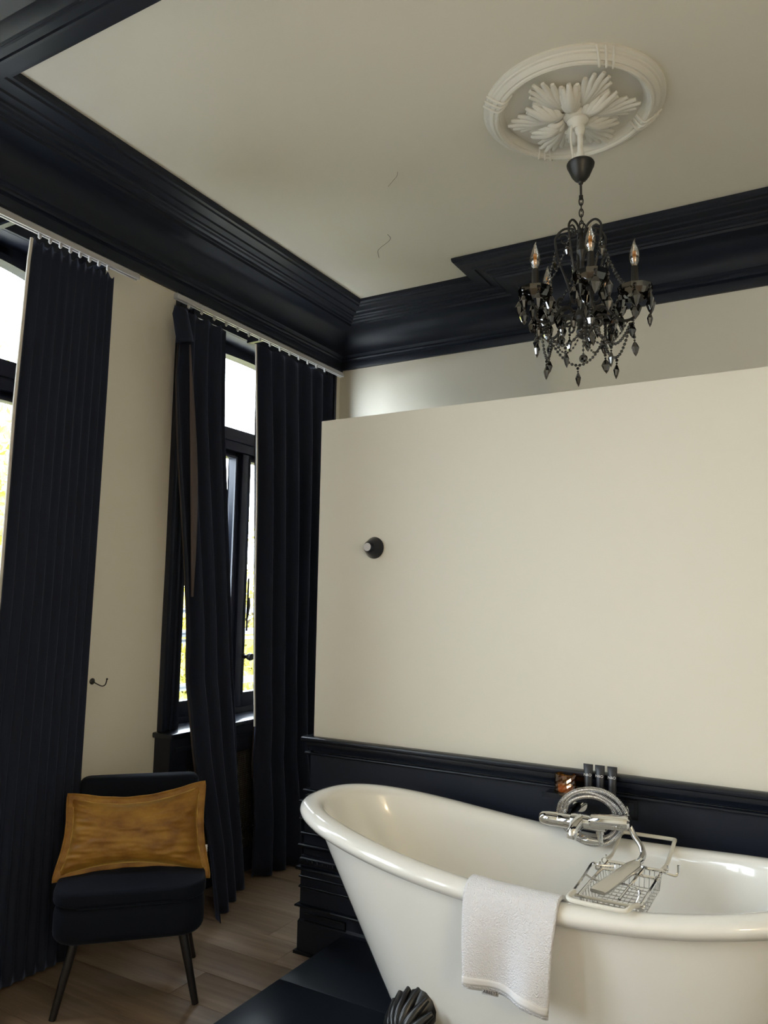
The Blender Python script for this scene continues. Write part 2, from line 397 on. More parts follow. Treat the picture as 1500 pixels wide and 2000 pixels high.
def radiator_cover(y0, y1, label):
    t = thing('radiator_cover', label, 'radiator cover', (-2.88, (y0 + y1) / 2, 0))
    xf = -2.842
    for a in (y0, y1 - .025): MB().box((XW + .001, a, 0), (xf, a + .025, .795)).build('side_panel', 'black', t)
    f = MB().box((xf - .02, y0 + .025, 0), (xf, y1 - .025, .12)).box((xf - .02, y0 + .025, .66), (xf, y1 - .025, .795))
    for a in (y0 + .025, (y0 + y1) / 2 - .05, y1 - .125): f.box((xf - .02, a, .12), (xf, a + .1, .66))
    f.box((xf, y0 + .03, .73), (xf + .01, y1 - .03, .75)); f.build('front_frame', 'black', t, bevel=.003)
    g = MB(); k = y0 + .12
    while k < y1 - .12: g.box((xf - .014, k, .12), (xf - .010, k + .0025, .66)); k += .011
    k = .125
    while k < .66: g.box((xf - .011, y0 + .12, k), (xf - .008, y1 - .12, k + .0025)); k += .011
    g.build('grille', 'iron', t, smooth=0, kind='stuff')
    MB().box((XW + .001, y0 - .02, .797), (xf + .03, y1 + .02, .826)).build('sill_board', 'blackgloss', t, bevel=.009)
    return t
radiator_cover(2.86, 4.40, 'black radiator cover with woven grille beneath the window beside the partition')
radiator_cover(1.2, 2.25, 'black radiator cover beneath the window at the left edge')

# ------------------------------------------------------------------ curtains and rails
def curtain(label, L, Rr, X, folds, amp, seed, nu=90, nv=60, ztop=2.945, flat=.0):
    """L,Rr,X: tables z->y, z->y, z->fn(u) x"""
    t = thing('curtain', label, 'curtain', (interp(X, 0), (interp(L, 0) + interp(Rr, 0)) / 2, 0), group='floor-length dark curtains')
    def fold(u, z):
        ph = .7 * noise.noise((u * 2.2 + seed, z * .35, seed)); a = amp * (1 - .45 * smoothstep(2.3, 2.97, z))
        s = sin(2 * pi * folds * (u + .035 * ph) + seed)
        return a * (abs(s) ** .75 * (1 if s > 0 else -1)) + .35 * amp * noise.noise((u * 6, z * .8, seed + 4))
    def P(u, v, dx=0, du=0):
        z = lerp(.012, ztop, v); yl, yr = interp(L, z), interp(Rr, z)
        x = interp(X, z) + (interp(bulge, z) * (1 - u) if bulge else 0)
        zz = z + (.012 * sin(2 * pi * folds * u) + .01 * noise.noise((u * 9, seed, 0))) * smoothstep(.93, 1, v)
        return (x + fold(u, z) + dx, lerp(yl, yr, u + du), zz)
    bulge = curtain.bulge
    MB().grid(lambda u, v: P(u, v), nu, nv).build('fabric', 'curtain', t, smooth=60, solid=.004)
    MB().grid(lambda u, v: P(.03 + u * .955, .17 + v * .815, -.012), nu, nv // 2).build('lining', 'lining', t, smooth=60)
    return t, P
curtain.bulge = None
def wob(tab, seed): return tab
t1, P1 = curtain('broad dark curtain drawn back beside the chair, at the left edge of the picture', [(0, 1.80), (1.5, 1.842), (2.25, 1.845), (2.85, 1.862), (2.965, 1.87)], [(0, 2.295), (.75, 2.275), (3, 2.29)], [(0, -2.775), (.9, -2.77), (3, -2.76)], 10, .006, 1.3)
MB().tube([P1(0, v / 30, .002, -.004) for v in range(31)], .007, 6).build('edge_lining', 'tape', t1)
curtain.bulge = [(0, .24), (.3, .19), (.7, .07), (1.1, 0), (3, 0)]
t2, P2 = curtain('narrow dark curtain with a flipped top corner, hanging just behind the chair', [(0, 2.86), (.95, 2.875), (1.35, 2.86), (1.67, 2.822), (2.2, 2.745), (2.6, 2.70), (2.965, 2.705)], [(0, 3.34), (.9, 3.245), (1.9, 3.123), (2.4, 3.07), (2.965, 3.055)], [(0, -2.735), (.6, -2.75), (1, -2.757), (3, -2.76)], 3.6, .028, 2.2)
MB().grid(lambda u, v: (-2.735 + .02 * sin(u * pi), lerp(2.735, 2.635 + .05 * abs(v - .75), 1 - u) + (.05 * u) * (1 - v), 2.79 + .135 * v - .05 * (1 - u) * (.8 - v)), 8, 8).build('flipped_corner', 'curtain', t2, solid=.006, smooth=60)
MB().grid(lambda u, v: (-2.722 + .008 * sin(u * pi), interp([(0, 2.835), (.4, 2.80), (1, 2.745)], v) + u * .052 * sin(pi * min(1, .08 + .92 * v)), lerp(1.5, 2.76, v)), 5, 24).build('turned_back_edge', 'lining', t2, solid=.003, smooth=60)
curtain.bulge = [(0, -.10), (.3, -.04), (.8, 0), (3, 0)]
t3, P3 = curtain('pleated dark curtain between the open window and the white partition', [(0, 3.39), (.95, 3.425), (2, 3.378), (2.965, 3.32)], [(0, 4.02), (.9, 4.05), (2.965, 4.07)], [(0, -2.61), (.6, -2.725), (1, -2.755), (3, -2.76)], 5.6, .034, 3.6, nu=120)
MB().tube([P3(0, v / 30, -.01, -.004) for v in range(8, 31)], .006, 6).build('edge_lining', 'tape', t3)  # window light put into its shape: pale lining edge stops at the sill
def rail(y0, y1, label, g0, g1, n):
    t = thing('curtain_rail', label, 'curtain rail', (-2.76, (y0 + y1) / 2, 2.985), group='white curtain rails')
    r = MB(); x = -2.76
    prof = [(x - .014, 2.985), (x - .014, 3.008), (x - .009, 3.014), (x + .009, 3.014), (x + .014, 3.008), (x + .014, 2.985), (x + .006, 2.985), (x + .006, 2.990), (x - .006, 2.990), (x - .006, 2.985)]
    n0 = len(prof); V = [(px, y0, pz) for px, pz in prof] + [(px, y1, pz) for px, pz in prof]
    r.add(V, [tuple(range(n0)), tuple(range(2 * n0 - 1, n0 - 1, -1))] + [(k, k + n0, (k + 1) % n0 + n0, (k + 1) % n0) for k in range(n0)])
    r.build('track', 'rail', t)
    g = MB().box((x - .005, -.006, 2.968), (x + .005, .006, 2.990)).ball((x, 0, 2.968), .006, 6, 4)
    first = None
    for k in range(n):
        yk = lerp(g0, g1, (k + .5) / n)
        if first is None:
            first = g.build('glider', 'rail', t); first.location = (0, yk, 0)
            first.data.transform(Matrix.Translation((0, (y0 + y1) / 2, 0))); first.location = (0, yk - (y0 + y1) / 2, 0)
        else: dup(first, (0, yk - (y0 + y1) / 2, 0))
    for yk in (lerp(y0, y1, .12), lerp(y0, y1, .5), lerp(y0, y1, .88)):
        MB().box((XW + .018, yk - .012, 3.012), (x + .01, yk + .012, 3.022)).box((XW + .0165, yk - .012, 3.012), (XW + .026, yk + .012, 3.07)).build('bracket', 'black', t)
rail(1.22, 2.43, 'white curtain rail ending above the bare strip of wall', 1.88, 2.28, 8)
rail(2.675, 4.21, 'white curtain rail running into the corner above the partition', 2.72, 4.05, 14)
for a, b, n in ((1.12, 2.555, 4), (2.865, 4.46, 5)):
    struct('trim_%d' % n, MB().box((XW, a, 3.085), (XW + .03, b, 3.121)), 'black')

# ------------------------------------------------------------------ bath platform, bath
pf = thing('bath_platform', 'low black tiled platform carrying the white bath', 'platform', (-.3, 2.1, 0))
MB().box((-1.788, 1.2, 0), (1.19, 2.822, .109)).build('base', 'black', pf)
tl = None
for ix in range(5):
    for yy0, yy1 in ((2.402, 2.818), (1.80, 2.40), (1.2, 1.798)):
        x0 = -1.79 + ix * .6; x1 = min(x0 + .598, 1.19)
        MB().box((x0, yy0, .108), (x1, yy1, .12)).build('tile', 'tile', pf, bevel=.0015)
TX0, TX1, TY, TB = -1.655, .045, 2.42, .37
TZ = [.807, .752, .712, .722, .772]
def tz(t):      # t in -1..1 quartic through knots
    k = [-1, -.5, 0, .5, 1]; r = 0
    for i in range(5):
        p = TZ[i]
        for j in range(5):
            if i != j: p *= (t - k[j]) / (k[i] - k[j])
        r += p
    return r
def sgp(c, e): return (1 if c >= 0 else -1) * abs(c) ** e
def plan(th, x0, x1, b):
    n = 2.6 if cos(th) < 0 else 2.45
    return (x0 + x1) / 2 + (x1 - x0) / 2 * sgp(cos(th), 2 / n), TY + b * sgp(sin(th), 2 / n)
def rimz(th):
    n = 2.6 if cos(th) < 0 else 2.45
    return tz(sgp(cos(th), 2 / n))
bt = thing('bathtub', 'white freestanding slipper bath with black claw feet on the platform', 'bathtub', (-.83, TY, .12))
NT = 128
sec = []
for k in range(15):       # outer wall from bottom up
    s = 1 - k / 14; g = s
    sec.append(('b', TX0 + .062 + .30 * g, TX1 - .062 - .15 * g, TB - .055 - .075 * g ** 1.3, s))
for o, dz in ((.05, -.058), (.03, -.056), (.012, -.048), (.003, -.036), (0, -.024), (.004, -.012), (.015, -.003), (.032, 0), (.052, -.001), (.068, -.006), (.079, -.016), (.084, -.03)):
    sec.append(('r', o, dz))
for k in range(1, 13):    # inner wall down
    s = k / 12
    sec.append(('i', TX0 + .084 + .32 * s ** 1.15, TX1 - .084 - .24 * s ** 1.15, TB - .084 - .085 * s ** 1.5, s))
def bathpt(e, th):
    z = rimz(th)
    if e[0] == 'b':
        x, y = plan(th, e[1], e[2], e[3]); return (x, y, lerp(z - .06, .205, e[4]))
    if e[0] == 'r':
        x, y = plan(th, TX0 + e[1], TX1 - e[1], TB - e[1]); return (x, y, z + e[2])
    x, y = plan(th, e[1], e[2], e[3]); return (x, y, lerp(z - .032, .30, e[4]))
V = []; F = []
bott = [(.7, .185), (.35, .178)]
rows = []
for q, z in bott[::-1]:
    rows.append([tuple((*[lerp(c, p, q) for c, p in zip((-.83, TY), plan(2 * pi * k / NT, TX0 + .362, TX1 - .212, TB - .13))], z)) for k in range(NT)])
for q, z in ((.93, .190),):
    rows.append([tuple((*[lerp(c, p, q) for c, p in zip((-.83, TY), plan(2 * pi * k / NT, TX0 + .362, TX1 - .212, TB - .13))], z)) for k in range(NT)])
for e in sec: rows.append([bathpt(e, 2 * pi * k / NT) for k in range(NT)])
for q, z in ((.93, .275), (.75, .258), (.35, .25)):
    rows.append([tuple((*[lerp(c, p, q) for c, p in zip((-.83, TY), plan(2 * pi * k / NT, sec[-1][1], sec[-1][2], sec[-1][3]))], z)) for k in range(NT)])
for r in rows: V += r
m = len(rows)
for i in range(m - 1): F += [(i * NT + k, i * NT + (k + 1) % NT, (i + 1) * NT + (k + 1) % NT, (i + 1) * NT + k) for k in range(NT)]
F += [tuple(range(NT))[::-1], tuple((m - 1) * NT + k for k in range(NT))]
MB().add(V, F).build('tub', 'bath', bt, smooth=50)
MB().lathe([(.0, .0), (.032, 0), (.034, .004), (.026, .006), (.0, .007)], (-.55, TY, .2505), 'z', 20).build('drain', 'chrome', bt)
def foot(cx, cy, sx, sy):
    """claw foot; sx, sy point outward"""
    A = Vector((sx * .45, sy, 0)).normalized(); T = Vector((-A.y, A.x, 0))
    O = Vector((cx, cy, 0))
    def at(a, t, z): return O + A * a * 1.25 + T * t * 1.3 + Vector((0, 0, .12 + (z - .12) * 1.02))
    leg = MB().tube(catmull([at(-.04, 0, .33), at(.01, 0, .27), at(.03, 0, .21), at(.015, 0, .165), at(.03, 0, .14)], 6), lambda t: lerp(.062, .026, t ** .8), 12)
    f = leg.build('foot', 'foot', bt, smooth=60)
    for k in range(-5, 6):
        ang = k * .29; Ld = .15 - .010 * abs(k)
        p0 = at(.058, 0, .20); pts = []
        for j in range(7):
            r = Ld * j / 6
            pts.append(at(.062 - .10 * (r / .15) ** 2 * .55 + .012 * sin(pi * j / 6), sin(ang) * r * .82, .205 + cos(ang) * r * .92))
        MB().tube(pts, lambda t: .0065 + .011 * sin(pi * min(1, .15 + t * .8)), 8).build('leaf_rib', 'foot', f, smooth=60)
    MB().ball(at(-.012, 0, .352), .02, 10, 8, (1, 1, 1.2)).build('finial', 'foot', f, smooth=60)
    MB().tube(catmull([at(.06, -.035, .215), at(.078, 0, .195), at(.06, .035, .215)], 5), .012, 8).build('scroll', 'foot', f, smooth=60)
    for k in (-1, 0, 1):
        MB().tube(catmull([at(.02, k * .012, .165), at(.05, k * .03, .158), at(.062, k * .038, .14), at(.066, k * .04, .122)], 5), lambda t: lerp(.016, .009, t), 8).build('claw', 'foot', f, smooth=60)
for cx, cy, sx, sy in ((-1.10, 2.195, -1, -1), (-1.10, 2.645, -1, 1), (-.34, 2.195, 1, -1), (-.34, 2.645, 1, 1)): foot(cx, cy, sx, sy)

# ------------------------------------------------------------------ towel on the near rim
tw = thing('towel', 'white terry towel folded over the near rim of the bath', 'towel', (-.77, 2.04, .46))
def rimnear(x):
    c = (x - (TX0 + TX1) / 2) / ((TX1 - TX0) / 2); n = 2.6 if c < 0 else 2.45
    s = (max(0, 1 - abs(c) ** n)) ** (1 / n)
    return TY - TB * s, tz(c)
tsec = [(.112, -.16), (.106, -.10), (.099, -.05), (.092, -.02), (.080, -.004), (.065, .007), (.045, .012), (.025, .010), (.008, .002), (-.006, -.014), (-.010, -.034), (-.012, -.06), (-.012, -.10), (-.008, -.15), (-.003, -.20), (.001, -.245)]
tlen = [0]
for a, b in zip(tsec, tsec[1:]): tlen.append(tlen[-1] + math.hypot(b[0] - a[0], b[1] - a[1]))
def towelpt(u, v, dout=0, vmax=1.0):
    s = v * tlen[-1] * vmax
    o = interp(list(zip(tlen, [p[0] for p in tsec])), s); dz = interp(list(zip(tlen, [p[1] for p in tsec])), s)
    drop = max(0, (s - tlen[9]) / (tlen[-1] - tlen[9]))
    x = lerp(-.900, -.640, u) + drop * lerp(.012, -.022, u) + .004 * noise.noise((u * 3, v * 4, 2))
    y, z = rimnear(x)
    ext = drop * (.012 * u + .016 * smoothstep(.75, 1, u) - .006)
    wave = drop * (.026 * sin(u * 2 * pi * 1.25 + .6 + 1.1 * drop) + .010 * noise.noise((u * 4, v * 3, 7)))
    return (x, y + o - dout - (wave + .03 * drop) * .8, z + dz - ext)
MB().grid(lambda u, v: towelpt(u, v), 40, 60).build('cloth', 'towel', tw, smooth=60, solid=.010)
MB().grid(lambda u, v: towelpt(.03 + u * .80, lerp(.955, .99, v), -.0085, 1.0)[:2] + (towelpt(.03 + u * .8, lerp(.955, .99, v))[2] - .014,), 30, 3).build('under_hem', 'hem', tw, smooth=60, solid=.004)
MB().grid(lambda u, v: towelpt(u, lerp(.945, .985, v), .0058), 40, 3).build('hem_band', 'hem', tw, smooth=60, solid=.002)
a = Vector(towelpt(.21, 1, -.002)); b = Vector(towelpt(.39, 1, -.002))
lab = MB(); d = Vector((0, -.003, 0)); up = Vector((.004, 0, .02))
lab.add([a + up * .3, b + up * .3, b - up * .75, a - up * .75], [(0, 1, 2, 3)])
tg = lab.build('label_tag', 'tag', tw, solid=.0015)
xa = (b - a).normalized(); za = Vector((0, -1, 0)); ya = za.cross(xa).normalized(); za = xa.cross(ya)
mw = Matrix((xa, ya, za)).transposed().to_4x4(); mw.translation = (a + b) / 2 - up * .38 + Vector((0, -.0016, 0))
text_mesh('ABBEYS', .0115, 'ink', tg, mw, 'lettering')

# ------------------------------------------------------------------ tap, hose and hand shower
tap = thing('bath_tap', 'chrome wall-mounted bath mixer tap above the far rim', 'tap', (-.755, 2.80, .755))
FY, FZ = 2.640, .782
MB().lathe([(.0, 0), (.016, .0), (.021, .008), (.0235, .03), (.0235, .062), (.0225, .064), (.0235, .066), (.0235, .125)], (-.879, FY, FZ - .012), 'x', 24).build('temperature_knob', 'chrome', tap)
body = MB().lathe([(.022, 0), (.024, .01), (.024, .10), (.021, .115)], (-.771, FY, FZ - .006), 'x', 24)
body.tube(catmull([(-.737, FY, FZ - .004), (-.747, FY - .02, FZ - .012), (-.754, FY - .045, FZ - .03), (-.757, FY - .052, FZ - .052)], 5), lambda t: lerp(.024, .016, t), 12)
body.build('body', 'chrome', tap)
h = MB(); hs = []
for k, (x, hz, hy) in enumerate(((-.708, .012, .018), (-.701, .021, .027), (-.674, .023, .03), (-.597, .022, .03), (-.583, .019, .027), (-.577, .012, .018))):
    for q in range(16):
        an = 2 * pi * q / 16
        hs.append((x, FY - .006 + hy * sgp(cos(an), .5), FZ + .004 + .01 * (x + .71) / .14 + hz * sgp(sin(an), .55)))
F = [(i * 16 + q, i * 16 + (q + 1) % 16, (i + 1) * 16 + (q + 1) % 16, (i + 1) * 16 + q) for i in range(5) for q in range(16)] + [tuple(range(16))[::-1], tuple(80 + q for q in range(16))]
h.add(hs, F).build('lever', 'chrome', tap)
for x in (-.80, -.655):
    MB().tube([(x, FY, FZ - .004), (x, PY - .02, FZ - .004)], .014, 14).lathe([(.034, 0), (.034, .006), (.026, .014)], (x, PY - .012, FZ - .004), '-y', 20).build('wall_union', 'chrome', tap)
o_ = MB().lathe([(.011, 0), (.011, .032), (.014, .034), (.014, .05)], (-.677, FY, FZ - .07), 'z', 14)
o_.tube([(-.669, FY, FZ - .062), (-.708, FY, FZ - .063), (-.737, FY + .004, FZ - .064)], lambda t: .0105 if t < .45 else .0125, 12); o_.build('hose_outlet', 'chrome', tap)
hose = thing('shower_hose', 'ribbed chrome shower hose coiled over the bath tap', 'hose', (-.755, 2.77, .68))
pts = [(-.737, FY + .004, FZ - .064), (-.77, 2.652, .726)]
for k in range(0, 43):
    a = radians(225 - 22.5 * k); j = k / 42
    rx, rz_ = lerp(.082, .122, j), lerp(.060, .090, j)
    pts.append((-.724 + .012 * j + rx * cos(a), 2.682 + .014 * sin(k * .39) - .006 * j, .785 + rz_ * sin(a) + .003 * sin(k)))
pts += [(-.583, 2.660, .775), (-.566, 2.635, .757), (-.540, 2.60, .742), (-.526, 2.565, .732), (-.520, 2.53, .730), (-.520, 2.485, .729)]
hp = catmull(pts, 14)
L = [0]
for p, q in zip(hp, hp[1:]): L.append(L[-1] + (q - p).length)
# ribbed tube
rs = []; npts = int(L[-1] / .0026); j = 0
for k in range(npts + 1):
    s_ = L[-1] * k / npts
    while j < len(L) - 2 and L[j + 1] < s_: j += 1
    rs.append(hp[j].lerp(hp[j + 1], (s_ - L[j]) / max(1e-6, L[j + 1] - L[j])))
cnt = {'k': 0}
def ribr(t): return .0094 if int(t * npts + .5) % 2 else .0076
MB().tube(rs, ribr, 10).build('hose_tube', 'hose', hose, smooth=60)
hd = thing('hand_shower', 'flat chrome hand shower lying across the wire bath rack', 'hand shower', (-.55, 2.35, .712))
c0, c1 = Vector((-.522, 2.47, .728)), Vector((-.575, 2.205, .716)); ax = (c1 - c0).normalized(); tx = Vector((-ax.y, ax.x, 0)).normalized(); nz = ax.cross(tx); nz = nz if nz.z > 0 else -nz
b = MB(); W = [(0, .010, .009), (.05, .016, .008), (.12, .023, .007), (.95, .025, .007), (1, .022, .005)]; vv = []
for s_, hw, hh in W:
    for q in range(20):
        an = 2 * pi * q / 20
        vv.append(c0.lerp(c1, s_) + tx * hw * sgp(cos(an), .35) + nz * hh * sgp(sin(an), .5))
F = [(i * 20 + q, i * 20 + (q + 1) % 20, (i + 1) * 20 + (q + 1) % 20, (i + 1) * 20 + q) for i in range(4) for q in range(20)] + [tuple(range(20))[::-1], tuple(80 + q for q in range(20))]
b.add(vv, F).build('handle', 'steel', hd, smooth=35)
MB().tube([c0 + ax * -.022, c0 + ax * .004], .010, 14).build('hose_nut', 'chrome', hd)

# ------------------------------------------------------------------ wire bath rack
rk = thing('bath_rack', 'chrome wire bath rack with white coated arms bridging the rims', 'bath rack', (-.545, 2.4, .62))
bx0, bx1, by0, by1, bz = -.625, -.462, 2.195, 2.525, .700
for x in (bx0, bx1): MB().tube([(x, by0, bz), (x, by1, bz)], .0045, 8).build('side_rail', 'chrome', rk)
for yv, r_ in ((by1, .0055), (by1 - .075, .0045), (by0, .0045)): MB().tube([(bx0 - .01, yv, bz), (bx1 + .008, yv, bz)], r_, 8).build('cross_rail', 'chrome', rk)
wz = bz - .055
wires = MB()
for k in range(11):      # far basket wall and floor wires
    x = lerp(bx0 + .008, bx1 - .008, k / 10)
    wires.tube([(x, by1, bz), (x, by1 - .012, wz), (x, by0 + .012, wz), (x, by0, bz)], .0016, 5)
for k in range(12):
    yv = lerp(by0 + .012, by1 - .012, k / 11)
    wires.tube([(bx1, yv, bz), (bx1 - .008, yv, wz), (bx0 + .008, yv, wz), (bx0, yv, bz)], .0016, 5)
wires.build('basket_wires', 'chrome', rk, kind='stuff')
MB().tube(catmull([(bx1 - .01, by0 + .01, bz + .006), (bx1 - .012, by0 + .06, bz + .012), (bx1 - .03, by0 + .11, bz + .012), (bx1 - .08, by0 + .13, bz + .008)], 6), .003, 6).build('book_stay', 'chrome', rk)
MB().tube([(-.512, 2.50, bz + .006), (-.518, by0 + .012, bz + .006)], .004, 8).build('centre_bar', 'chrome', rk)
a1 = [(bx0 + .03, by1 - .05, bz + .004), (bx0 - .008, by1 - .07, bz + .006), (-.648, by1 - .062, bz + .008), (-.653, by1 - .09, bz + .010), (-.644, 2.34, .714), (-.635, 2.24, .719), (-.627, 2.14, .724)]
MB().tube(catmull(a1, 5), .0038, 8).tube([(-.648, 2.34, bz + .012), (bx0 - .0, 2.33, bz + .006), (bx0 + .05, 2.32, bz)], .003, 6).build('sliding_arm', 'chrome', rk)
vn = MB().tube(catmull([(-.626, 2.16, .722), (-.624, 2.12, .727), (-.622, 2.090, .7285), (-.613, 2.078, .7285), (-.60, 2.074, .728), (-.53, 2.073, .7275), (-.478, 2.076, .728), (-.468, 2.088, .7285), (-.466, 2.13, .724), (-.466, 2.20, .704)], 6), .0062, 10)
vn.build('near_arm_sleeve', 'vinyl', rk)
fy = TY + TB
vf = MB().tube(catmull([(-.632, by1 - .01, bz + .004), (-.633, 2.60, .695), (-.634, fy - .09, .716), (-.634, fy - .055, .7255), (-.632, fy - .03, .7265), (-.622, fy - .018, .7265), (-.56, fy - .016, .7265), (-.475, fy - .018, .728), (-.464, fy - .03, .729), (-.462, fy - .055, .728), (-.462, fy - .09, .718), (-.463, 2.60, .697), (-.464, by1 - .01, bz + .004)], 6), .0062, 10)
vf.build('far_arm_sleeve', 'vinyl', rk)
MB().tube(catmull([(bx1, by1 - .005, bz), (-.44, by1 + .0, bz - .006), (-.425, by1 + .002, bz - .008), (-.418, by1 + .006, bz), (-.417, by1 + .008, bz + .022)], 5), .0038, 8).build('hook', 'chrome', rk)
kn = MB().ball((bx0 - .012, by1, bz), .0085, 10, 8).tube([(bx0 - .006, by1 + .006, bz), (bx0 - .006, by1 + .006, bz + .016)], .003, 6).build('end_knob', 'chrome', rk)
for dx, dy in ((.0, -.075), (bx1 - bx0 + .02, 0), (bx1 - bx0 + .012, -.075), (bx1 - bx0 + .018, by0 - by1)): dup(kn, (dx, dy, 0))

# ------------------------------------------------------------------ shelf with candle glass and tubes
sh = thing('wall_shelf', 'small black wall shelf behind the bath tap', 'shelf', (-.755, 2.82, .80))
MB().box((-.915, PY - .105, .806), (-.625, PY - .012, .816)).build('board', 'blackgloss', sh, bevel=.002)
MB().box((-.915, PY - .108, .806), (-.625, PY - .105, .824)).build('front_lip', 'blackgloss', sh)
MB().box((-.90, PY - .025, .70), (-.64, PY - .012, .806)).build('back_plate', 'black', sh)
pb = thing('wall_plate', 'square gloss black wall plate right of the tap', 'wall plate', (-.63, PY - .012, .79))
MB().box((-.665, PY - .022, .75), (-.600, PY - .0121, .818)).build('plate', 'knob', pb, bevel=.002)
MB().box((-.655, PY - .025, .76), (-.610, PY - .0215, .808)).build('cover', 'blackgloss', pb, bevel=.001)
cd = thing('candle_holder', 'amber cut-glass candle holder on the black shelf', 'candle holder', (-.837, 2.795, .8165))
V = []; F = []; n = 16; prof = [(.030, .8165), (.036, .822), (.0385, .84), (.039, .862), (.039, .884), (.037, .888)]
g = MB()
rows = [[(-.837 + (r + (.0022 if (k + i) % 2 else 0)) * cos(2 * pi * k / n), 2.795 + (r + (.0022 if (k + i) % 2 else 0)) * sin(2 * pi * k / n), z) for k in range(n)] for i, (r, z) in enumerate([(.030, .8165), (.036, .822)] + [(.038, .83 + .0085 * q) for q in range(7)] + [(.036, .889), (.033, .889)] + [(.033, .87), (.032, .83), (.0, .828)])]
V = [p for r in rows for p in r]
F = [(i * n + k, i * n + (k + 1) % n, (i + 1) * n + (k + 1) % n, (i + 1) * n + k) for i in range(len(rows) - 1) for k in range(n)] + [tuple(range(n))[::-1]]
g.add(V, F).build('glass', 'ambglass', cd, smooth=0)
MB().lathe([(.0, .829), (.026, .829), (.027, .832), (.027, .850), (.020, .852), (.0, .851)], (-.837, 2.795, 0), 'z', 16).build('candle', 'wax', cd)
MB().tube([(-.837, 2.795, .851), (-.836, 2.795, .86)], .0012, 5).build('wick', 'ink', cd)
tubes = []
for k, (x, dz, lab_) in enumerate(((-.756, .0, 'leftmost small black cosmetics tube on the shelf, nearest the candle'), (-.715, .0, 'middle one of the three black cosmetics tubes on the shelf'), (-.672, .0, 'rightmost of the three black cosmetics tubes, nearest the wall plate'))):
    t = thing('cosmetics_tube', lab_, 'tube', (x, 2.80, .8165), group='black cosmetics tubes on the shelf')
    b = MB(); rows = []
    for z, rx, ry in ((.030, .0125, .0125), (.034, .0135, .0130), (.055, .0138, .0115), (.085, .0155, .0065), (.104, .0170, .0016), (.116, .0172, .0012)):
        rows.append([(rx * cos(2 * pi * q / 20), ry * sin(2 * pi * q / 20), z) for q in range(20)])
    V = [p for r in rows for p in r]
    F = [(i * 20 + q, i * 20 + (q + 1) % 20, (i + 1) * 20 + (q + 1) % 20, (i + 1) * 20 + q) for i in range(5) for q in range(20)] + [tuple(range(20))[::-1], tuple(100 + q for q in range(20))]
    b.add(V, F).build('body', 'tube', t, local=True, smooth=40)
    MB().lathe([(.0118, 0), (.0122, .002), (.0122, .024), (.0115, .0265), (.0115, .0295)], n=20).build('cap', 'tube', t, local=True)
    ang = atan2(-.0049, .030)
    mw = Matrix.Translation((x, 2.80 - .0106, .8165 + .080)) @ Matrix.Rotation(radians(90) + atan2(.005, .030) * -1, 4, 'X')
    text_mesh('N&O', .0125, 'white', t, mw, 'lettering')

# ------------------------------------------------------------------ wall knob, hook
kb = thing('tapered_knob', 'black cone-shaped wall knob with pale cap on the white partition', 'wall knob', (-1.693, PY, 1.72))
kz = 1.724; kx = -1.693
MB().lathe([(.0, 0), (.046, 0), (.0475, .003), (.044, .01), (.036, .028), (.028, .046), (.0205, .0595), (.019, .061), (.0, .061)], (kx, PY - .0005, kz), '-y', 32).build('cone', 'knob', kb)
MB().lathe([(.0, .0612), (.0175, .0612), (.0175, .0635), (.0, .064)], (kx, PY - .0005, kz), '-y', 24).build('cap', 'capgrey', kb)
hk = thing('wall_hook', 'tiny black coat hook on the bare wall between the windows', 'hook', (XW, 2.46, 1.105))
MB().lathe([(.014, 0), (.015, .003), (.008, .008)], (XW, 2.457, 1.106), 'x', 14).build('rose', 'iron', hk)
MB().tube(catmull([(XW + .005, 2.457, 1.106), (XW + .03, 2.465, 1.094), (XW + .045, 2.478, 1.086), (XW + .05, 2.492, 1.092), (XW + .05, 2.499, 1.112)], 6), .0028, 8).ball((XW + .05, 2.50, 1.116), .0048, 8, 6).build('hook_arm', 'iron', hk)

# ------------------------------------------------------------------ slipper chair and cushion
chx, chy = -2.400, 2.253
ch = thing('chair', 'low black velvet slipper chair with splayed legs by the curtains', 'chair', (chx, chy, 0), radians(45))
def rbox(x0, x1, y0, y1, z0, z1, r, fn=None, n=5, crown=0, ns=10):
    b = MB(); rows = []
    def ring(ins, z):
        pts = []; cs = ((x1 - r, y1 - r, 0), (x0 + r, y1 - r, 90), (x0 + r, y0 + r, 180), (x1 - r, y0 + r, 270))
        for cx, cy, a0 in cs:
            for k in range(ns + 1):
                a = radians(a0 + 90 * k / ns); pts.append((cx + (r - ins) * cos(a), cy + (r - ins) * sin(a), z))
        return pts
    e = min(r, (z1 - z0) / 2) * .55
    for k in range(n + 1): a = pi / 2 * k / n; rows.append(ring(e * (1 - sin(a)), z0 + e * (1 - cos(a))))
    for k in range(n + 1): a = pi / 2 * k / n; rows.append(ring(e * (1 - cos(a)), z1 - e * (1 - sin(a))))
    cx, cy = (x0 + x1) / 2, (y0 + y1) / 2
    top = rows[-1]
    for q in (.8, .6, .4, .2, .02): rows.append([(lerp(cx, p[0], q), lerp(cy, p[1], q), p[2] + crown * (1 - q * q)) for p in top])
    bt_ = rows[0]
    for q in (.6, .02): rows.insert(0, [(lerp(cx, p[0], q), lerp(cy, p[1], q), p[2]) for p in bt_])
    m = len(rows[0]); V = [fn(p) if fn else p for r_ in rows for p in r_]
    F = [(i * m + k, i * m + (k + 1) % m, (i + 1) * m + (k + 1) % m, (i + 1) * m + k) for i in range(len(rows) - 1) for k in range(m)]
    F += [tuple(range(m))[::-1], tuple((len(rows) - 1) * m + k for k in range(m))]
    return b.add(V, F)
rbox(-.265, .265, -.27, .25, .268, .402, .09).build('seat_base', 'chair', ch, local=True, smooth=60)
